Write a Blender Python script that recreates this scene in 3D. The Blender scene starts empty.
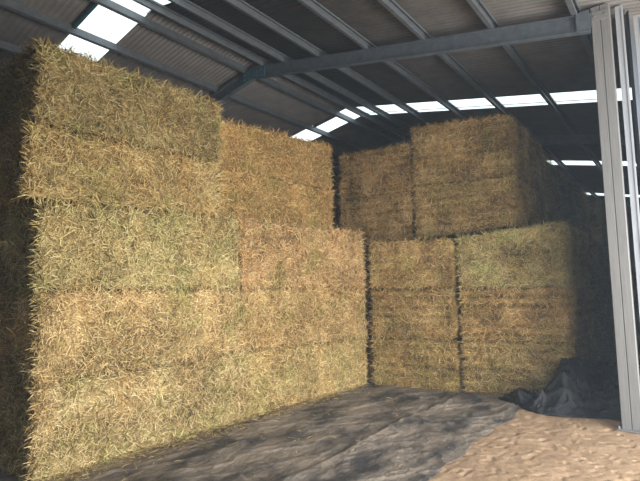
import bpy, math, random
import numpy as np
from mathutils import Vector, Matrix
random.seed(4)
S = bpy.context.scene
COL = S.collection
# ------------------------------------------------------------------ camera
F_PX, PITCH, ROLL, EYE, YAW = 475.0, 0.10, 0.015, 1.75, math.radians(37.6)
fw = Vector((-math.sin(YAW), math.cos(YAW), 0)); rt = Vector((math.cos(YAW), math.sin(YAW), 0)); up = Vector((0, 0, 1))
Fv = fw*math.cos(PITCH) + up*math.sin(PITCH)
U = up*math.cos(PITCH) - fw*math.sin(PITCH)
Rr = rt*math.cos(ROLL) - U*math.sin(ROLL); Ur = rt*math.sin(ROLL) + U*math.cos(ROLL)
cd = bpy.data.cameras.new('camera'); cam = bpy.data.objects.new('camera', cd); COL.objects.link(cam)
cd.sensor_fit = 'HORIZONTAL'; cd.sensor_width = 36; cd.lens = 36*F_PX/640; cd.clip_start = .05; cd.clip_end = 300
m = Matrix((Rr, Ur, -Fv)).transposed().to_4x4(); m.translation = Vector((0, 0, EYE)); cam.matrix_world = m
S.camera = cam
# ------------------------------------------------------------------ world, sun, daylight
w = bpy.data.worlds.new('sky'); S.world = w; w.use_nodes = True
nt = w.node_tree; nt.nodes.clear()
o_ = nt.nodes.new('ShaderNodeOutputWorld'); bg = nt.nodes.new('ShaderNodeBackground')
bg.inputs[0].default_value = (.80, .90, 1.0, 1); bg.inputs[1].default_value = 1.0
nt.links.new(bg.outputs[0], o_.inputs[0])
sd = bpy.data.lights.new('sun', 'SUN'); sun = bpy.data.objects.new('sun', sd); COL.objects.link(sun)
sd.energy = 4.0; sd.color = (1, .93, .82); sd.angle = .02
sun.rotation_euler = Vector((-.42, .32, .85)).to_track_quat('Z', 'Y').to_euler()
def area(name, loc, aim, sx, sy, e, color):
    l = bpy.data.lights.new(name, 'AREA'); l.shape = 'RECTANGLE'; l.size = sx; l.size_y = sy; l.energy = e; l.color = color
    o = bpy.data.objects.new(name, l); COL.objects.link(o); o.location = loc
    o.rotation_euler = (Vector(aim)-Vector(loc)).to_track_quat('-Z', 'Y').to_euler(); return o
# daylight entering by the open side of the shed
area('daylight_open_side', (3.4, 4.2, 1.6), (-4.8, 5.5, 1.7), 4.8, 2.9, 570, (1.0, .97, .92))
S.view_settings.view_transform = 'Standard'; S.view_settings.look = 'None'; S.view_settings.gamma = 1
S.view_settings.exposure = 0.9
S.view_settings.use_curve_mapping = False
# ------------------------------------------------------------------ helpers
def link(name, me, mat=None, parent=None):
    o = bpy.data.objects.new(name, me); COL.objects.link(o)
    if mat: me.materials.append(mat)
    if parent: o.parent = parent
    return o
def tag(o, label=None, cat=None, group=None, kind=None):
    if label: o['label'] = label
    if cat: o['category'] = cat
    if group: o['group'] = group
    if kind: o['kind'] = kind
    return o
def empty(name, loc=(0, 0, 0)):
    o = bpy.data.objects.new(name, None); COL.objects.link(o); o.location = loc; o.empty_display_size = .1; return o
def npmesh(name, V, Q, attrs=None, smooth=False):
    V = np.asarray(V, np.float32); Q = np.asarray(Q, np.int32)
    me = bpy.data.meshes.new(name)
    me.vertices.add(len(V)); me.vertices.foreach_set('co', V.ravel())
    k = Q.shape[1]
    me.loops.add(Q.size); me.loops.foreach_set('vertex_index', Q.ravel())
    me.polygons.add(len(Q)); me.polygons.foreach_set('loop_start', np.arange(0, Q.size, k, dtype=np.int32))
    me.polygons.foreach_set('loop_total', np.full(len(Q), k, np.int32))
    if attrs:
        for n, a in attrs.items():
            at = me.attributes.new(n, 'FLOAT', 'POINT'); at.data.foreach_set('value', np.asarray(a, np.float32))
    me.update(calc_edges=True); me.validate()
    me.polygons.foreach_set('use_smooth', np.full(len(Q), smooth, bool))
    return me
class MB:
    def __init__(s): s.v = []; s.q = []
    def prism(s, prof, P0, P1, side, upv):
        """profile (a,b) points swept from P0 to P1; a along side, b along upv"""
        P0, P1, side, upv = map(Vector, (P0, P1, side, upv)); n = len(prof); b = len(s.v)
        for P in (P0, P1):
            for a, c in prof: s.v.append(tuple(P+side*a+upv*c))
        for i in range(n): s.q.append((b+i, b+(i+1) % n, b+n+(i+1) % n, b+n+i))
        s.q.append(tuple(b+i for i in range(n))[::-1]); s.q.append(tuple(b+n+i for i in range(n)))
    def box(s, x0, x1, y0, y1, z0, z1): s.prism([(x0, z0), (x1, z0), (x1, z1), (x0, z1)], (0, y0, 0), (0, y1, 0), (1, 0, 0), (0, 0, 1))
    def cyl(s, P0, P1, r, n=10):
        P0, P1 = Vector(P0), Vector(P1); d = (P1-P0).normalized(); a = d.orthogonal().normalized(); c = d.cross(a)
        s.prism([(r*math.cos(2*math.pi*i/n), r*math.sin(2*math.pi*i/n)) for i in range(n)], P0, P1, a, c)
    def build(s, name, mat, parent=None, bevel=0):
        me = bpy.data.meshes.new(name); me.from_pydata(s.v, [], s.q); me.update()
        import bmesh
        bm = bmesh.new(); bm.from_mesh(me); bmesh.ops.recalc_face_normals(bm, faces=bm.faces); bm.to_mesh(me); bm.free()
        o = link(name, me, mat, parent)
        if bevel:
            b = o.modifiers.new('bevel', 'BEVEL'); b.width = bevel; b.segments = 2
        return o
# numpy value noise
def _hash(ix, iy, iz, seed):
    h = (ix*374761393 + iy*668265263 + iz*2147483647 + seed*1274126177) & 0xffffffff
    h = ((h ^ (h >> 13))*1274126177) & 0xffffffff
    h = ((h ^ (h >> 16))*2246822519) & 0xffffffff
    return ((h ^ (h >> 15)) & 0xffff)/65535.0
def vnoise(P, scale, seed=0):
    P = np.asarray(P, float)*scale; I = np.floor(P).astype(np.int64); f = P-I; f = f*f*(3-2*f); r = 0
    for dx in (0, 1):
        for dy in (0, 1):
            for dz in (0, 1):
                wgt = (f[:, 0] if dx else 1-f[:, 0])*(f[:, 1] if dy else 1-f[:, 1])*(f[:, 2] if dz else 1-f[:, 2])
                r = r + wgt*_hash(I[:, 0]+dx, I[:, 1]+dy, I[:, 2]+dz, seed)
    return r*2-1
# ------------------------------------------------------------------ materials
def mat(name):
    mt = bpy.data.materials.new(name); mt.use_nodes = True; n = mt.node_tree
    return mt, n, n.nodes['Principled BSDF']
def N(n, t, **kw):
    x = n.nodes.new(t)
    for k, v in kw.items(): setattr(x, k, v)
    return x
def ramp(n, src, stops):
    r = N(n, 'ShaderNodeValToRGB'); n.links.new(src, r.inputs[0]); e = r.color_ramp.elements
    while len(e) < len(stops): e.new(.5)
    for i, (p, c) in enumerate(stops): e[i].position = p; e[i].color = (*c, 1)
    return r.outputs[0]
def noise(n, vec, sc, det=4, rough=.6, dim=None):
    t = N(n, 'ShaderNodeTexNoise'); t.inputs['Scale'].default_value = sc; t.inputs['Detail'].default_value = det; t.inputs['Roughness'].default_value = rough
    if vec: n.links.new(vec, t.inputs['Vector'])
    return t.outputs['Fac']
def mix(n, mode, fac, a, b):
    x = N(n, 'ShaderNodeMix', data_type='RGBA', blend_type=mode)
    for s, i in ((fac, 0), (a, 6), (b, 7)):
        if hasattr(s, 'links'): n.links.new(s, x.inputs[i])
        else: x.inputs[i].default_value = s if i == 0 else (*s, 1)
    return x.outputs[2]
def bump(n, p, h, strength, dist):
    b = N(n, 'ShaderNodeBump'); b.inputs['Strength'].default_value = strength; b.inputs['Distance'].default_value = dist
    n.links.new(h, b.inputs['Height']); n.links.new(b.outputs[0], p.inputs['Normal'])

def straw_material():
    mt, n, p = mat('straw')
    at = N(n, 'ShaderNodeAttribute', attribute_name='tone')
    tc = N(n, 'ShaderNodeTexCoord'); geo = N(n, 'ShaderNodeNewGeometry'); oi = N(n, 'ShaderNodeObjectInfo')
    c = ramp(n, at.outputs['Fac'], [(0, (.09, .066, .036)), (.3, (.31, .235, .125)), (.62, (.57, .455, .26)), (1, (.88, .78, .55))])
    # fine stalk pattern for the body of the bale
    mp = N(n, 'ShaderNodeMapping'); mp.inputs['Scale'].default_value = (1, 1, 2.2); n.links.new(tc.outputs['Object'], mp.inputs[0])
    f = noise(n, mp.outputs[0], 34, 5, .75)
    c = mix(n, 'MULTIPLY', 1.0, c, ramp(n, f, [(.3, (.45, .42, .38)), (.7, (1.2, 1.2, 1.2))]))
    # green leafy and brown damp patches
    g = noise(n, geo.outputs['Position'], 2.6, 4, .7)
    c = mix(n, 'MULTIPLY', 1.0, c, ramp(n, g, [(.30, (.80, .92, .74)), (.5, (1, 1, 1)), (.72, (1.02, .93, .82))]))
    c = mix(n, 'MULTIPLY', 1.0, c, oi.outputs['Color'])
    n.links.new(c, p.inputs['Base Color']); p.inputs['Roughness'].default_value = .62
    p.inputs['Specular IOR Level'].default_value = .3
    bump(n, p, f, .5, .012)
    return mt
STRAW = straw_material()

def steel(name, col, rough=.5, metal=.35, sc=9, var=.25, streak=False):
    mt, n, p = mat(name); tc = N(n, 'ShaderNodeTexCoord'); mp = N(n, 'ShaderNodeMapping'); n.links.new(tc.outputs['Object'], mp.inputs[0])
    if streak: mp.inputs['Scale'].default_value = (6, 6, .25)
    f = noise(n, mp.outputs[0], sc, 5, .65)
    lo = tuple(x*(1-var) for x in col); hi = tuple(min(1, x*(1+var)) for x in col)
    n.links.new(ramp(n, f, [(.3, lo), (.7, hi)]), p.inputs['Base Color'])
    p.inputs['Roughness'].default_value = rough; p.inputs['Metallic'].default_value = metal
    return mt
M_ROOF = steel('roof_sheet_steel', (.095, .09, .087), .6, .15, 3)
M_PURLIN = steel('galvanised_purlin', (.10, .115, .13), .5, .25)
M_RAFTER = steel('grey_blue_rafter', (.085, .105, .13), .55, .2)
M_POST = steel('galvanised_post', (.17, .172, .172), .55, .15, 10, .16, True)
M_BLUE = steel('blue_paint', (.03, .10, .135), .5, .1)
M_WALL = steel('wall_sheet_steel', (.10, .12, .15), .6, .2, 3)
M_DOORST = steel('pale_galvanised_channel', (.32, .345, .38), .45, .2, 10, .16, True)
def panel():
    mt = bpy.data.materials.new('translucent_roof_sheet'); mt.use_nodes = True; n = mt.node_tree; n.nodes.clear()
    o = N(n, 'ShaderNodeOutputMaterial'); a = N(n, 'ShaderNodeBsdfTranslucent'); b = N(n, 'ShaderNodeBsdfTransparent'); x = N(n, 'ShaderNodeMixShader')
    a.inputs[0].default_value = (.44, .50, .52, 1); b.inputs[0].default_value = (.9, .97, 1, 1); x.inputs[0].default_value = .12
    n.links.new(a.outputs[0], x.inputs[1]); n.links.new(b.outputs[0], x.inputs[2]); n.links.new(x.outputs[0], o.inputs[0])
    return mt
M_PANEL = panel()
def sand():
    mt, n, p = mat('orange_sand'); geo = N(n, 'ShaderNodeNewGeometry')
    f = noise(n, geo.outputs['Position'], 3, 6, .7); g = noise(n, geo.outputs['Position'], 90, 3, .8)
    c = ramp(n, f, [(.3, (.31, .21, .13)), (.7, (.44, .31, .20))])
    c = mix(n, 'MULTIPLY', 1.0, c, ramp(n, g, [(.3, (.62, .58, .55)), (.7, (1.25, 1.25, 1.25))]))
    n.links.new(c, p.inputs['Base Color']); p.inputs['Roughness'].default_value = .9; p.inputs['Specular IOR Level'].default_value = .15
    bump(n, p, g, .8, .012); return mt
M_SAND = sand()
def tarp(name, dust, cols, bs):
    mt, n, p = mat(name); geo = N(n, 'ShaderNodeNewGeometry')
    mp = N(n, 'ShaderNodeMapping'); mp.inputs['Scale'].default_value = (1, .5, 1); mp.inputs['Rotation'].default_value = (0, 0, .7); n.links.new(geo.outputs['Position'], mp.inputs[0])
    f = noise(n, mp.outputs[0], 2.4, 8, .72); g = noise(n, geo.outputs['Position'], 120, 2, .7)
    lo, hi = cols
    c = ramp(n, f, [(.56-dust, lo), (.72-dust, tuple((a+b)/2 for a, b in zip(lo, hi))), (.95-dust*.6, hi)])
    c = mix(n, 'MULTIPLY', 1.0, c, ramp(n, g, [(.3, (.8, .8, .8)), (.7, (1.15, 1.15, 1.15))]))
    h = noise(n, mp.outputs[0], 7, 6, .7); bump(n, p, h, bs, .05)
    n.links.new(c, p.inputs['Base Color']); p.inputs['Roughness'].default_value = .55; p.inputs['Specular IOR Level'].default_value = .35
    return mt
M_TARP = tarp('dusty_black_tarp', .165, ((.05, .05, .053), (.46, .375, .29)), 1.0); M_TARP2 = tarp('black_tarp', .03, ((.012, .013, .016), (.05, .048, .048)), .8)
def plain(name, col, rough=.7):
    mt, n, p = mat(name); p.inputs['Base Color'].default_value = (*col, 1); p.inputs['Roughness'].default_value = rough; return mt
M_TWINE = plain('twine', (.42, .33, .18))
# ------------------------------------------------------------------ setting: ground
def grid(xs, ys):
    X, Y = np.meshgrid(xs, ys, indexing='ij'); nx, ny = X.shape
    i = np.arange(nx*ny).reshape(nx, ny)
    Q = np.stack([i[:-1, :-1], i[1:, :-1], i[1:, 1:], i[:-1, 1:]], -1).reshape(-1, 4)
    return X.ravel(), Y.ravel(), Q
xs = np.concatenate([np.linspace(-60, -14, 12), np.linspace(-13.5, -2.5, 30), np.arange(-2.45, 1.2, .015), np.linspace(1.3, 6, 30), np.linspace(7, 60, 14)])
ys = np.concatenate([np.linspace(-40, -1, 20), np.linspace(-.5, 3.0, 20), np.arange(3.05, 8.2, .015), np.linspace(8.4, 13, 20), np.linspace(14, 90, 20)])
X, Y, Q = grid(xs, ys)
P = np.stack([X, Y, X*0], 1)
rng = np.random.default_rng(3)
Zs = vnoise(P, .8, 1)*.012 + vnoise(P, 4, 2)*.008 + vnoise(P, 14, 8)*.004 + vnoise(P, 33, 9)*.003
for _ in range(620):                                   # hoof and boot marks pressed into the sand
    a, b = rng.uniform(-2.2, 1.0), rng.uniform(3.0, 8.0); r = rng.uniform(.016, .036); an = rng.uniform(.3, 1.7); st = rng.uniform(1.2, 2.4)
    dx, dy = X-a, Y-b; u = (dx*math.cos(an)+dy*math.sin(an))/st; v = -dx*math.sin(an)+dy*math.cos(an)
    d = np.sqrt(u*u+v*v)/r; Zs += -.013*np.exp(-d**2*1.3) + .001*np.exp(-(d-1.5)**2*4)
msk = np.clip((X+2.25)/.25, 0, 1)*np.clip((2.5-X), 0, 1)*np.clip(Y-2, 0, 1)*np.clip((8.6-Y), 0, 1)
Zs = Zs*msk + .004*msk
floor = link('floor', npmesh('floor', np.stack([X, Y, Zs-.004], 1), Q, smooth=True), M_SAND); tag(floor, kind='structure')
# ------------------------------------------------------------------ setting: roof
RX, RZ, T = -6.95, 6.60, .19                     # ridge position, height, slope
def roofz(x): return RZ - T*abs(x-RX)
Y0, Y1 = -2.6, 32.0
STRIPS = [(3.70, 4.42), (10.36, 11.10), (17.15, 17.95), (24.40, 25.20)]
XR, XL = .75, -14.0
PIT = .095
def corr(y): return .013*np.cos(2*np.pi*y/PIT)
def sheet(x0, x1, y0, y1, name, m):
    ny = max(8, int((y1-y0)/PIT*8)); yy = np.linspace(y0, y1, ny); xx = np.array([x0, (x0+x1)/2, x1])
    a, b, q = grid(xx, yy)
    return np.stack([a, b, roofz(a)+corr(b)], 1), q
for side, (xa, xb) in (('right', (RX, XR)), ('left', (XL, RX))):
    Vs, Qs, base = [], [], 0
    edges = [Y0] + [v for s in STRIPS for v in s] + [Y1]
    for k in range(0, len(edges), 2):
        V, q = sheet(xa, xb, edges[k], edges[k+1], '', None); Vs.append(V); Qs.append(q+base); base += len(V)
    o = link('ceiling', npmesh('ceiling', np.concatenate(Vs), np.concatenate(Qs), smooth=True), M_ROOF); tag(o, kind='structure')
    so = o.modifiers.new('thickness', 'SOLIDIFY'); so.thickness = .003; so.offset = 1
wn = 0
for (a, b) in STRIPS:
    for (xa, xb) in ((RX, XR), (XL, RX)):
        wn += 1
        V, q = sheet(xa, xb, a-.03, b+.03, '', None); V[:, 2] += .006
        tag(link('window_%d' % wn, npmesh('window', V, q, smooth=True), M_PANEL), kind='structure')
mb = MB(); mb.prism([(-.22, -.042+.03), (0, .03), (.22, -.042+.03), (.22, -.03+.03), (0, .045), (-.22, -.03+.03)], (RX, Y0, RZ), (RX, 3.68, RZ), (1, 0, 0), (0, 0, 1))
for a, b in zip([s[1] for s in STRIPS], [s[0] for s in STRIPS[1:]]+[Y1]):
    mb.prism([(-.22, -.042+.03), (0, .03), (.22, -.042+.03), (.22, -.03+.03), (0, .045), (-.22, -.03+.03)], (RX, a, RZ), (RX, b, RZ), (1, 0, 0), (0, 0, 1))
tag(mb.build('trim_1', M_ROOF), kind='structure')
# walls of corrugated sheet
def wall(name, P0, P1, nrm, z0, ztop, step=.19):
    P0 = np.array(P0, float); P1 = np.array(P1, float); L = np.linalg.norm(P1-P0); n = int(L/step*4); t = np.linspace(0, 1, n)
    base = P0[None]+(P1-P0)[None]*t[:, None]; off = .02*np.clip(np.cos(2*np.pi*t*L/step)*1.8, -1, 1)
    xy = base+np.array(nrm)[None]*off[:, None]; zt = np.array([ztop(x) for x in base[:, 0]])
    V = np.concatenate([np.c_[xy, np.full(n, z0)], np.c_[xy, zt]]); i = np.arange(n-1)
    Q = np.stack([i, i+1, i+1+n, i+n], 1); o = link(name, npmesh(name, V, Q), M_WALL); tag(o, kind='structure')
    so = o.modifiers.new('thickness', 'SOLIDIFY'); so.thickness = .004
rz = lambda x: roofz(x)-.02
wall('wall_right', (-.38, 7.18), (-.38, 31.5), (1, 0), 0, rz)
wall('wall_back', (-13.6, 31.5), (-.38, 31.5), (0, 1), 0, rz)
wall('wall_left', (-13.6, -.2), (-13.6, 31.5), (1, 0), 0, rz)
wall('wall_front', (-13.6, -.4), (-1.0, -.4), (0, 1), 0, rz)
# ------------------------------------------------------------------ steelwork
def slope_dir(s): return Vector((s, 0, -T)).normalized()
def c_section(h, wd, th=.012):  # opening to +a
    return [(0, 0), (wd, 0), (wd, .03), (wd-th, .03), (wd-th, th), (th, th), (th, h-th), (wd-th, h-th), (wd-th, h-.03), (wd, h-.03), (wd, h), (0, h)]
ords = ['first', 'second', 'third', 'fourth', 'fifth', 'sixth', 'seventh', 'eighth']
PR = [-6.74, -6.15, -5.28, -4.20, -3.13, -2.05, -.97]
PL = [-7.18, -8.12, -9.18, -10.25, -11.32, -12.4]
for s, lst, sn in ((1, PR, 'right'), (-1, PL, 'left')):
    for i, x in enumerate(lst):
        mb = MB(); z = roofz(x)-.165; d = slope_dir(s); nrm = Vector((s*T, 0, 1)).normalized()
        mb.prism(c_section(.145, .065), (x, Y0, z), (x, Y1, z), d, nrm)
        o = mb.build('roof_purlin', M_PURLIN)
        tag(o, 'long galvanised steel roof purlin, %s from the ridge on the %s slope' % (ords[i], sn), 'purlin', 'roof purlins')
# rafters: deep beams under the purlins
def rafter(y, label):
    root = empty('roof_rafter', (RX, y, RZ-.4)); tag(root, label, 'rafter', 'roof rafters')
    for s, xe in ((1, -.775), (-1, -13.5)):
        d = slope_dir(s); nrm = Vector((s*T, 0, 1)).normalized(); L = abs(xe-RX)/abs(d.x)
        mb = MB(); h = .235
        prof = [(-.05, 0), (.05, 0), (.05, .014), (.008, .014), (.008, h-.014), (.05, h-.014), (.05, h), (-.05, h), (-.05, h-.014), (-.008, h-.014), (-.008, .014), (-.05, .014)]
        P0 = Vector((RX, 0, RZ-.165-.235-.003)) - root.location + Vector((0, y, 0))
        mb.prism(prof, P0, P0+d*L, (0, 1, 0), nrm)
        mb.build('beam', M_RAFTER, root)
    mb = MB(); a = Vector((0, 0, 0))
    mb.prism([(-.34, -.085), (0, -.03), (.34, -.085), (.34, .13), (0, .20), (-.34, .13)], (0, -.075, 0), (0, -.052, 0), (1, 0, 0), (0, 0, 1))
    mb.build('apex_plate', M_BLUE, root)
    for bx in (-.25, -.12, .12, .25):
        for bz in (-.01, .09):
            mb = MB(); mb.cyl((bx, -.095, bz), (bx, -.07, bz), .016, 6); mb.build('bolt_head', M_PURLIN, root)
    mb = MB(); zc = roofz(-.95)-.40-(RZ-.4)
    mb.box(-.92-RX, -.77-RX, -.07, -.052, zc-.02+.02, zc+.24); mb.build('end_plate', M_RAFTER, root)
rafter(6.86, 'nearest grey steel rafter crossing the roof, resting on the pale post')
rafter(13.2, 'farther steel rafter between the two skylight strips, behind the hay')
# bridging between ridge purlins beside the skylights
for y, lab in ((3.60, 'short blue-grey steel brace beside the nearest skylight on the left slope'), (10.28, 'short steel brace beside the small far skylight on the left slope')):
    mb = MB(); d = slope_dir(-1); P0 = Vector((-7.26, y, roofz(-7.26)-.10)); P1 = Vector((-8.10, y, roofz(-8.1)-.10))
    mb.prism(c_section(.07, .05, .008), P0, P1, (0, 1, 0), (0, 0, 1)); tag(mb.build('roof_brace', M_BLUE if y < 5 else M_RAFTER), lab, 'brace')
mb = MB()
for i in range(len(PR)-1):
    a, b = PR[i]+.07, PR[i+1]; 
    mb.cyl((a, 10.72, roofz(a)-.06), (b, 10.72, roofz(b)-.06), .007, 6)
tag(mb.build('tie_rod', M_RAFTER), 'thin steel tie rod running under the long middle skylight', 'rod')
# post
post = empty('steel_post', (-.655, 6.95, 0)); tag(post, 'tall pale galvanised steel post standing on the sand at right', 'post')
h = 5.36
for s in (-1, 1):
    mb = MB(); prof = [(s*.004, -.06), (s*.088, -.06), (s*.096, -.052), (s*.104, -.04), (s*.104, .075), (s*.098, .075), (s*.098, -.04), (s*.086, -.053), (s*.010, -.053), (s*.010, .075), (s*.004, .075)]
    prof = [(s*.003, -.055), (s*.006, -.061), (s*.100, -.061), (s*.106, -.055), (s*.106, .06), (s*.06, .06), (s*.06, .054), (s*.100, .054), (s*.100, -.055), (s*.010, -.055), (s*.010, .06), (s*.003, .06)]
    mb.prism(prof, (0, 0, 0), (0, 0, h), (1, 0, 0), (0, 1, 0)); mb.build('channel', M_POST, post)
mb = MB(); mb.box(-.15, .15, -.12, .11, .0, .014); mb.build('base_plate', M_POST, post)
for x in (-.13, .13):
    for y in (-.095, .085):
        mb = MB(); mb.cyl((x, y, .012), (x, y, .05), .012, 6); mb.build('anchor_bolt', M_POST, post)
mb = MB(); mb.box(-.10, .10, -.085, -.062, 5.16, 5.28); mb.build('top_cleat', M_POST, post)
for x in (-.06, .06):
    for z in (5.22,):
        mb = MB(); mb.cyl((x, -.10, z), (x, -.08, z), .014, 6); mb.build('cleat_bolt', M_POST, post)
# door channels on the outside of the post
for (x, y, z, wd, lab) in ((-.50, 7.02, 5.34, .085, 'slim pale steel door channel standing just right of the post'),
                      (-.31, 7.06, 5.16, .085, 'slim pale steel door channel at the right edge of the picture')):
    mb = MB(); mb.prism([(0, 0), (wd, 0), (wd, .05), (wd-.006, .05), (wd-.006, .006), (.006, .006), (.006, .05), (0, .05)], (x, y, 0), (x, y, z), (1, 0, 0), (0, 1, 0))
    mb.prism([(wd-.02, -.012), (wd-.006, -.012), (wd-.006, 0), (wd-.02, 0)], (x, y, 0), (x, y, z-.05), (1, 0, 0), (0, 1, 0))
    tag(mb.build('door_channel', M_DOORST), lab, 'channel', 'door channels')
# ------------------------------------------------------------------ hay bales
def strands(P, Nn, Tn, rng, length, width, lift, tone0, bias_axis, bias):
    """bent flat stalks starting at P, lying near the surface (normal Nn)"""
    n = len(P)
    d = rng.normal(size=(n, 3)); d += bias_axis[None]*rng.normal(size=(n, 1))*bias
    d -= Nn*np.sum(d*Nn, 1, keepdims=True); d /= np.linalg.norm(d, axis=1, keepdims=True)+1e-9
    l1 = np.clip(rng.normal(lift, lift*.9+.05, n), -.08, 1.6)[:, None]
    d1 = d+Nn*l1; d1 /= np.linalg.norm(d1, axis=1, keepdims=True)
    L = rng.uniform(length*.5, length*1.5, n)[:, None]
    bend = rng.normal(size=(n, 3))*.2 - np.array([[0, 0, .18]]) ; d2 = d1+bend; d2 /= np.linalg.norm(d2, axis=1, keepdims=True)
    s = np.cross(d1, Nn+rng.normal(size=(n, 3))*.35); s /= np.linalg.norm(s, axis=1, keepdims=True)+1e-9
    W = (rng.uniform(.6, 1.4, n)*width/2)[:, None]
    A = P+Nn*.004; B = A+d1*L*.55; C = B+d2*L*.45
    V = np.stack([A-s*W, A+s*W, B+s*W, B-s*W, C+s*W*.5, C-s*W*.5], 1).reshape(-1, 3)
    i = np.arange(n)[:, None]*6
    Q = np.concatenate([i+np.array([[0, 1, 2, 3]]), i+np.array([[3, 2, 4, 5]])])
    tone = np.repeat(np.clip(rng.beta(1.7, 1.3, n)+tone0, 0, 1), 6)
    return V, Q, tone
def bale(label, group, c, z0, z1, faces, tint, dens=1500, groove='v', seed=0, res=.045, fuzz=.115, twine=(), lift=.28, gd=.02, side_dark=0):
    """c: four plan corners (front-left, front-right, back-right, back-left seen from outside the front face 0-1);
       z0,z1: bottom/top heights at the corners. faces: which faces carry loose straw."""
    rg = np.random.default_rng(seed+11); c = np.array(c, float); z0 = np.ones(4)*z0; z1 = np.ones(4)*z1
    org = np.array([c[:, 0].mean(), c[:, 1].mean(), z0.min()])
    LX = np.linalg.norm(c[1]-c[0]); LY = np.linalg.norm(c[3]-c[0]); LZ = (z1-z0).mean()
    nx, ny, nz = [max(4, int(l/res)) for l in (LX, LY, LZ)]
    def pos(u, v, w_):          # u along front, v depth, w up
        wt = [(1-u)*(1-v), u*(1-v), u*v, (1-u)*v]
        xy = sum(wt[k][:, None]*c[k][None] for k in range(4)); a = sum(wt[k]*z0[k] for k in range(4)); b = sum(wt[k]*z1[k] for k in range(4))
        return np.c_[xy, a+(b-a)*w_]
    fr = (c[1]-c[0])/LX; dp = (c[3]-c[0])/LY
    def outn(f):
        k = {'front': -np.array([-fr[1], fr[0]]), 'back': np.array([-fr[1], fr[0]]), 'left': np.array([-dp[1], dp[0]]), 'right': -np.array([-dp[1], dp[0]])}
        return np.array([0, 0, 1.]) if f == 'top' else np.array([0, 0, -1.]) if f == 'bottom' else np.r_[k[f], 0]
    fd = {'front': ('u', 'w', nx, nz, LX, LZ), 'back': ('u', 'w', nx, nz, LX, LZ), 'left': ('v', 'w', ny, nz, LY, LZ), 'right': ('v', 'w', ny, nz, LY, LZ), 'top': ('u', 'v', nx, ny, LX, LY), 'bottom': ('u', 'v', nx, ny, LX, LY)}
    def uvw(f, a, b):
        z = np.zeros_like(a)
        return {'front': (a, z, b), 'back': (a, z+1, b), 'left': (z, a, b), 'right': (z+1, a, b), 'top': (a, b, z+1), 'bottom': (a, b, z)}[f]
    ph = rg.uniform(0, 1, 4)
    def surf(u, v, w_):
        P = pos(u, v, w_)
        # rounded corners
        ds = np.c_[np.minimum(u, 1-u)*LX, np.minimum(v, 1-v)*LY, np.minimum(w_, 1-w_)*LZ]
        r = .05; t = np.clip(1-ds/r, 0, 1); sg = np.c_[np.sign(.5-u), np.sign(.5-v), np.sign(.5-w_)]
        nface = (ds < 1e-6)
        # inward pull proportional to being close to two faces at once
        tot = np.sqrt((t**2).sum(1)); pull = np.where(tot > 1, (tot-1)/(tot+1e-9), 0)
        vec = (sg[:, 0:1]*t[:, 0:1])*np.r_[fr, 0][None]+(sg[:, 1:2]*t[:, 1:2])*np.r_[dp, 0][None]+(sg[:, 2:3]*t[:, 2:3])*np.array([[0, 0, 1.]])
        P = P+vec*r*pull[:, None]
        # displacement outward
        on = np.zeros_like(P)
        nm = nface.astype(float)*-sg
        on = nm[:, 0:1]*np.r_[fr, 0][None]+nm[:, 1:2]*np.r_[dp, 0][None]+nm[:, 2:3]*np.array([[0, 0, 1.]])
        on /= np.linalg.norm(on, axis=1, keepdims=True)+1e-9
        wob = vnoise(P, 1.1, seed)*.08
        dsp = vnoise(P, 3.1, seed+1)*.024+vnoise(P, 8, seed+2)*.013+vnoise(P, 19, seed+3)*.008
        side = np.where(nface[:, 1], u*LX, v*LY)
        if groove == 'v':
            gq = (side/.36+ph[0]+wob*2) % 1; dsp -= gd*np.exp(-(np.minimum(gq, 1-gq)*.36/.018)**2)*(.35+.65*(vnoise(P, 1.7, seed+5) > -.1))*(1-nface[:, 2])
        else:
            gq = (w_*LZ/.155+ph[1]+wob) % 1; dsp -= gd*np.exp(-(np.minimum(gq, 1-gq)*.155/.022)**2)*(1-nface[:, 2])
            gq = (side/.27+ph[2]) % 1; dsp -= .010*np.exp(-(np.minimum(gq, 1-gq)*.27/.018)**2)*(1-nface[:, 2])
        amp = np.where(nface[:, 2], .55, 1.0)
        dsp = np.where(nface[:, 2], dsp-.02, dsp); low = np.where(P[:, 2] < z0.min()+.05, .2, 1)
        Pn = P+on*(dsp*amp*low)[:, None]
        Pn[:, 2] = np.maximum(Pn[:, 2], z0.min()+.002)
        return Pn, on, dsp
    Vs, Qs, To, base = [], [], [], 0
    for f in ('front', 'back', 'left', 'right', 'top', 'bottom'):
        _, _, na, nb, la, lb = fd[f]
        if f not in faces: na, nb = max(3, na//3), max(3, nb//3)
        a, b, q = grid(np.linspace(0, 1, na+1), np.linspace(0, 1, nb+1)); P_, on, dsp = surf(*uvw(f, a, b))
        nn = outn(f); e = np.cross(P_[q[0, 1]]-P_[q[0, 0]], P_[q[0, 3]]-P_[q[0, 0]])
        if e@nn < 0: q = q[:, ::-1]
        Vs.append(P_); Qs.append(q+base); base += len(P_)
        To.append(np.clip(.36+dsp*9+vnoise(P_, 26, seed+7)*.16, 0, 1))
    for f in faces:
        _, _, na, nb, la, lb = fd[f]; n = int(la*lb*dens*1.3*(.5 if f == 'top' else 1)); a, b = rg.random(n), rg.random(n)
        ne = int((la+lb)*2*dens*.05); ea, eb_ = rg.random(ne), rg.random(ne); k = rg.integers(0, 4, ne)      # extra stalks along the edges
        nr = np.abs(rg.normal(0, .012, ne)); ea = np.where(k == 0, nr, np.where(k == 1, 1-nr, ea)); eb_ = np.where(k == 2, nr*1.5, np.where(k == 3, 1-nr*1.5, eb_))
        a = np.clip(np.r_[a, ea], 0, 1); b = np.clip(np.r_[b, eb_], 0, 1)
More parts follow.
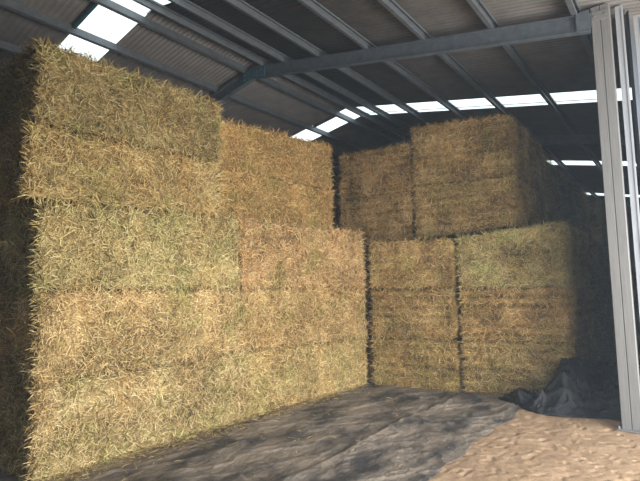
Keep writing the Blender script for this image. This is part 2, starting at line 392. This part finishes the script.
        P_, on, dsp = surf(*uvw(f, a, b)); nn = np.repeat(outn(f)[None], len(P_), 0)
        nn = nn*.75+on*.35; nn /= np.linalg.norm(nn, axis=1, keepdims=True)
        ax = np.array([0, 0, 1.]) if f in ('top', 'bottom') else np.r_[fr, 0] if f in ('front', 'back') else np.r_[dp, 0]
        V, q, tn = strands(P_, nn, None, rg, fuzz, .0060, lift, 0, ax, .7)
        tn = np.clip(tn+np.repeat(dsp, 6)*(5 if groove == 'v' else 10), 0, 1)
        V[:, 2] = np.maximum(V[:, 2], .006)
        Vs.append(V); Qs.append(q+base); To.append(tn); base += len(V)
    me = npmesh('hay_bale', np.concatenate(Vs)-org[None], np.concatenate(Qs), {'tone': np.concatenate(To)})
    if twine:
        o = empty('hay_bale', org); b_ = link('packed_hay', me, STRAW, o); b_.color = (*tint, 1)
        f = twine[0]
        for j in range(5):
            u = (j+.5)/5; mb = MB(); prev = None
            pts = []
            for w_ in np.linspace(.03, .97, 14):
                au = np.array([u+.006*math.sin(w_*9+j)]); z = np.zeros(1)
                P_, on, _ = surf(*( (au, z, z+w_) if f == 'front' else (z, au, z+w_) )); pts.append(P_[0]+outn(f)*.008-org)
            for A, B in zip(pts[:-1], pts[1:]): mb.cyl(A, B, .0022, 5)
            mb.build('twine', M_TWINE, o)
    else:
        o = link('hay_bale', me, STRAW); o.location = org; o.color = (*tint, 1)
    tag(o, label, 'hay bale', group)
    return o
GL = 'bales of the left stack'; GR = 'bales of the far right stack'
Xf = -4.86
def left(label, ya, yb, x, za, zb, tint, seed, end=False, dens=2300, wd=1.2, **kw):
    kw.setdefault('lift', .20); kw.setdefault('fuzz', .088)
    # front face looks towards +X: front-left is the near end
    fc = ['front', 'top'] + (['left'] if end else [])
    x0, x1 = x if isinstance(x, tuple) else (x, x)
    c = [(x0, ya), (x1, yb), (x1-wd, yb), (x0-wd, ya)]
    z0 = [za[0], za[1], za[1], za[0]]; z1 = [zb[0], zb[1], zb[1], zb[0]]
    return bale(label, GL, c, z0, z1, fc, tint, dens, 'v', seed, **kw)
yel = (1.10, 1.02, .80); grn = (.93, .92, .68); org_ = (1.04, .86, .66); brn = (.86, .74, .54); wrm = (.96, .82, .58)
left('pale yellow hay bale on the ground at the near left corner', 1.95, 4.50, Xf+.02, (0, 0), (.89, .90), yel, 1, True)
left('yellow hay bale on the ground beside the tarp, far half of the left stack', 4.52, 7.40, (Xf+.03, Xf+.16), (0, 0), (.90, .84), (1.06, .97, .70), 2)
left('yellow hay bale second from the ground at the near left corner', 1.95, 4.50, Xf, (.90, .91), (1.76, 1.75), (1.08, .97, .74), 3, True)
left('straw coloured hay bale second from the ground in the far half of the left stack', 4.52, 7.42, (Xf+.01, Xf+.16), (.91, .85), (1.75, 1.74), (1.0, .86, .62), 4)
left('greenish hay bale third from the ground at the near left corner', 1.93, 4.49, Xf, (1.77, 1.76), (2.62, 2.72), grn, 5, True)
left('orange tinted hay bale topmost in front of the set back pair, left stack', 4.51, 7.42, (Xf+.01, Xf+.14), (1.76, 1.75), (2.72, 2.78), org_, 6)
left('olive brown hay bale fourth from the ground at the near left corner', 1.80, 4.06, Xf+.02, (2.64, 2.72), (3.36, 3.42), (.80, .72, .50), 7, True)
left('dark tinted top hay bale of the left stack nearest the skylight', 1.86, 4.10, Xf+.03, (3.38, 3.43), (4.20, 4.24), (.62, .59, .42), 8, True, lift=.32)  # darker, greyer tint than the bale under it
left('set back brown hay bale lying on the orange tinted bale', 4.50, 7.18, (-5.30, -5.24), (2.76, 2.80), (3.52, 3.60), (.90, .74, .48), 9)
left('set back top hay bale in the far half of the left stack', 4.48, 7.20, (-5.32, -5.26), (3.54, 3.61), (4.24, 4.48), (.86, .70, .45), 10)
def right(label, a, b, depth, za, zb, tint, seed, faces=('front', 'top'), dens=1900, **kw):
    a = np.array(a); b = np.array(b); d = np.array([0, 1.0])*depth
    return bale(label, GR, [a, b, b+d, a+d], [za[0], za[1], za[1], za[0]], [zb[0], zb[1], zb[1], zb[0]], faces, tint, dens, 'h', seed, **{'fuzz': .08, 'lift': .16, **kw})
A1, B1 = (-4.60, 7.50), (-3.15, 7.70); A2, B2 = (-3.07, 7.84), (-1.52, 8.16)
t1 = (.92, .78, .54); t2 = (.94, .80, .56); t3 = (.95, .86, .60)
right('brown hay bale on the tarp just right of the long left stack', A1, B1, 2.3, (0, 0), (.85, .84), (.96, .84, .56), 21, twine=('front',), gd=.024)
right('brown banded hay bale second from the ground, just right of the long left stack', A1, B1, 2.3, (.86, .86), (1.70, 1.71), t1, 22, twine=('front',), gd=.028)
right('brown hay bale third from the ground, just right of the long left stack', A1, B1, 2.3, (1.72, 1.72), (2.58, 2.56), t2, 23, twine=('front',), gd=.015)
fs = ('front', 'right', 'top')
right('hay bale on the ground behind the crumpled black tarp', A2, B2, 2.4, (0, 0), (.85, .85), (.98, .88, .60), 24, fs, twine=('front',), gd=.02)
right('orange brown banded hay bale between the greenish bale and the ground bale', A2, B2, 2.4, (.86, .86), (1.70, 1.71), (1.0, .83, .56), 25, fs, twine=('front',), gd=.028)
right('greenish brown hay bale topmost of the outermost lower column', A2, B2, 2.4, (1.72, 1.72), (2.57, 2.72), (.90, .90, .64), 26, fs, twine=('front',), gd=.012, lift=.25)
A3, B3 = (-5.80, 8.30), (-4.14, 8.30); A4, B4 = (-4.06, 8.28), (-2.26, 8.32)
right('lower hay bale of the upper tier, nearest the dark gap', A3, B3, 2.4, (2.66, 2.66), (3.62, 3.60), (.90, .76, .54), 27, twine=('front',))
right('topmost hay bale beside the dark gap under the skylights', A3, B3, 2.4, (3.64, 3.62), (4.62, 4.56), (.88, .73, .52), 28, twine=('front',))
right('lower hay bale of the upper tier in the tallest column', A4, B4, 2.4, (2.66, 2.76), (3.68, 3.60), (.90, .78, .54), 29, fs, twine=('front',))
right('topmost hay bale of the tallest column under the long skylight', A4, B4, 2.4, (3.70, 3.62), (4.86, 4.70), (.86, .75, .53), 30, fs, twine=('front',))
# hidden bales that carry the upper tier
for k, (za, zb) in enumerate(((0, .85), (.86, 1.7), (1.72, 2.6))):
    bale(['hay bale on the ground in the dark gap between the two stacks', 'hay bale second from the ground in the dark gap between the stacks', 'hay bale third from the ground in the dark gap between the stacks'][k], GR,
         [(-6.2, 7.7), (-4.68, 7.7), (-4.68, 10.1), (-6.2, 10.1)], za, zb, ('front',), t1, 500, 'h', 40+k, res=.07)
for k, (za, zb) in enumerate(((0, .85), (.86, 1.7), (1.72, 2.64), (2.66, 3.62), (3.64, 4.45))):  # mostly unseen bales, added deep in the gap to keep it dark
    bale('hay bale added to darken the gap behind the left stack, %s from the ground' % ['first', 'second', 'third', 'fourth', 'topmost'][k], GR,
         [(-7.9, 9.0), (-6.3, 9.0), (-6.3, 11.4), (-7.9, 11.4)], za, zb, ('front', 'right', 'top'), t1, 500, 'h', 140+k, res=.08)
# rows going back along the dark side
ordn = ['second', 'third', 'fourth', 'fifth']
for r in range(1, 5):
    y = 8.2+2.46*r; jx = [0, .05, -.04, .06, 0][r]
    for k, (za, zb, nm) in enumerate(((0, .85, 'ground'), (.86, 1.70, 'middle'), (1.72, 2.64, 'upper'))):
        bale('shaded hay bale in the %s row back, %s layer of the lower side' % (ordn[r-1], nm), GR,
             [(-3.1+jx, y), (-1.52+jx, y), (-1.52+jx, y+2.4), (-3.1+jx, y+2.4)], za, zb, ('right', 'top', 'front'), (.85, .78, .60), 700, 'v', 50+r*5+k, res=.07, gd=.02)
    if r < 4:
        for k, (za, zb, nm) in enumerate(((2.66, 3.62, 'lower'), (3.64, 4.72, 'top'))):
            bale('shaded hay bale in the %s row back, %s bale of the upper tier' % (ordn[r-1], nm), GR,
                 [(-4.2, y+.15), (-2.44+jx*.5, y+.15), (-2.5+jx*.5, y+2.5), (-4.2, y+2.5)], za, zb, ('right', 'top', 'front'), (.88, .78, .58), 700, 'v', 80+r*5+k, res=.07, gd=.02)
for k, (za, zb) in enumerate(((0, 1.0), (1.02, 2.0), (2.02, 3.0), (3.02, 3.95), (3.97, 4.95))):
    bale('pale hay bale of the farthest stack, %s from the ground' % ['first', 'second', 'third', 'fourth', 'fifth'][k], 'bales of the farthest stack',
         [(-3.9, 20.6), (-2.38, 20.6), (-2.38, 23), (-3.9, 23)], za, zb, ('right', 'top', 'front'), (.9, .82, .6), 500, 'v', 120+k, res=.08)
# ------------------------------------------------------------------ tarps
xs = np.concatenate([np.arange(-6.0, -5.0, .1), np.arange(-5.0, -1.88, .02)]); ys = np.concatenate([np.arange(-.6, 2, .05), np.arange(2, 8.3, .02)])
X, Y, Q = grid(xs, ys)
edge = -1.99+.03*np.sin(Y*3.1)+.02*np.sin(Y*7.7+1)
keep = X > -1.97
X = np.minimum(X, edge); P = np.stack([X, Y, X*0], 1)
def ridged(P, s, sd): return 1-np.abs(vnoise(P, s, sd))
Pw = np.c_[P[:, 0]*.83-P[:, 1]*.56, (P[:, 0]*.56+P[:, 1]*.83)*.45, P[:, 2]]
Z = .020*ridged(Pw, 2.2, 31)**5+.016*ridged(Pw, 4.5, 32)**6+.009*ridged(P, 8, 33)**4+vnoise(P, 1.2, 34)*.006
fx = -3.05+.04*np.sin(Y*2)
Z = Z+.034*np.clip((X-fx)/.02+.5, 0, 1)*np.exp(-np.clip(X-fx, 0, 9)/.10)-.012*np.exp(-((X-fx+.05)/.05)**2)
Z += .02*np.exp(-((X+4.2-.18*(Y-4.5))/.03)**2)*.5
Z = np.clip(Z, 0, .06)*np.clip((X+4.9)/.12, 0, 1)*np.clip((7.75-Y)/.15, .0, 1)+.009*1
gt = link('ground_tarp', npmesh('ground_tarp', np.stack([X, Y, Z], 1), Q, smooth=True), M_TARP)
tag(gt, 'large dusty black tarp spread over the ground in front of the hay', 'tarp')
so = gt.modifiers.new('thickness', 'SOLIDIFY'); so.thickness = .004; so.offset = -1
# crumpled tarp at the foot of the right stack
nu, nv = 220, 120
u, v = np.meshgrid(np.linspace(0, 1, nu), np.linspace(0, 1, nv), indexing='ij'); u = u.ravel(); v = v.ravel()
# u runs along the stack foot from left to the post and back; v from the sand up against the bales
x = -2.45+u*1.72
yfront = 7.62-.62*np.clip(u/.42, 0, 1)+.28*np.clip((u-.42)/.5, 0, 1); yback = 7.80+.28*u/.6
yback = np.where(x < -1.5, 7.86+.2*(x+2.45), 8.06+1.6*np.clip((x+1.5)/.35, 0, 1))
P = np.stack([x, yfront+(yback-yfront)*v, x*0], 1)
env = np.sin(np.pi*np.clip(v*.62, 0, 1))
peak = .47*np.exp(-((u-.56)/.13)**2)*np.clip(v*1.5, 0, 1)+.30*np.clip((u-.5)*2.4, 0, 1)*np.clip(v*1.25, 0, 1)
Pn = np.c_[P[:, 0]*1.0+P[:, 1]*.5, P[:, 1]*1.6-P[:, 0]*.4, P[:, 2]]
fold = .11*ridged(Pn, 2.4, 41)**3+.09*ridged(Pn[:, [1, 0, 2]]*np.array([1.6, .6, 1]), 4.0, 42)**5+.05*ridged(Pn, 7, 43)**5+.02*ridged(Pn, 15, 46)**4
Z = peak+(fold*1.0)*np.clip(np.minimum(v*7, 1), 0, 1)*np.clip(u*6, .15, 1)+.012
P[:, 2] = Z; P[:, 0] += .05*vnoise(P, 4, 44)*np.clip(v*3, 0, 1); P[:, 1] += .05*vnoise(P, 4, 45)
i = np.arange(nu*nv).reshape(nu, nv); Q = np.stack([i[:-1, :-1], i[1:, :-1], i[1:, 1:], i[:-1, 1:]], -1).reshape(-1, 4)
ct = link('crumpled_tarp', npmesh('crumpled_tarp', P, Q, smooth=True), M_TARP2)
tag(ct, 'crumpled black plastic tarp heaped between the hay and the steel post', 'tarp')
so = ct.modifiers.new('thickness', 'SOLIDIFY'); so.thickness = .004; so.offset = 1
# thin bluish haze volume, added to lift the shadows inside the shed
def haze():
    mt = bpy.data.materials.new('shadow_lift_haze'); mt.use_nodes = True; n = mt.node_tree; n.nodes.clear()
    o = N(n, 'ShaderNodeOutputMaterial'); v = N(n, 'ShaderNodeVolumeScatter'); v.inputs['Color'].default_value = (.72, .86, 1, 1)
    v.inputs['Density'].default_value = HAZE; v.inputs['Anisotropy'].default_value = .0; n.links.new(v.outputs[0], o.inputs['Volume']); return mt
HAZE = .0045
mb = MB(); mb.prism([(-13.5, .07), (1.2, .07), (1.2, roofz(1.2)-.03), (RX, RZ-.03), (-13.5, roofz(-13.5)-.03)], (0, -.35, 0), (0, 31.3, 0), (1, 0, 0), (0, 0, 1))
hz = mb.build('fill_haze', haze()); tag(hz, 'thin bluish haze added to lift the shadows in the shed', 'haze', kind='stuff')
# ------------------------------------------------------------------ loose straw at the foot of the bales
rg = np.random.default_rng(77); n = 2600
yy = rg.uniform(1.6, 7.3, n); xx = -4.80+np.abs(rg.normal(0, .16, n)); m2 = rg.random(n) < .12; xx[m2] += rg.uniform(0, 1.6, m2.sum())
P = np.stack([xx, yy, np.full(n, .045)], 1); Nn = np.repeat(np.array([[0, 0, 1.]]), n, 0)
V, Q, tn = strands(P, Nn, None, rg, .08, .005, .05, .1, np.array([0, 1., 0]), .5)
V[:, 2] = np.clip(V[:, 2], .018, .08)
ls = link('loose_straw', npmesh('loose_straw', V, Q, {'tone': tn}), STRAW); ls.color = (1.05, .95, .72, 1)
tag(ls, 'loose yellow straw scattered along the foot of the left stack', 'straw', kind='stuff')
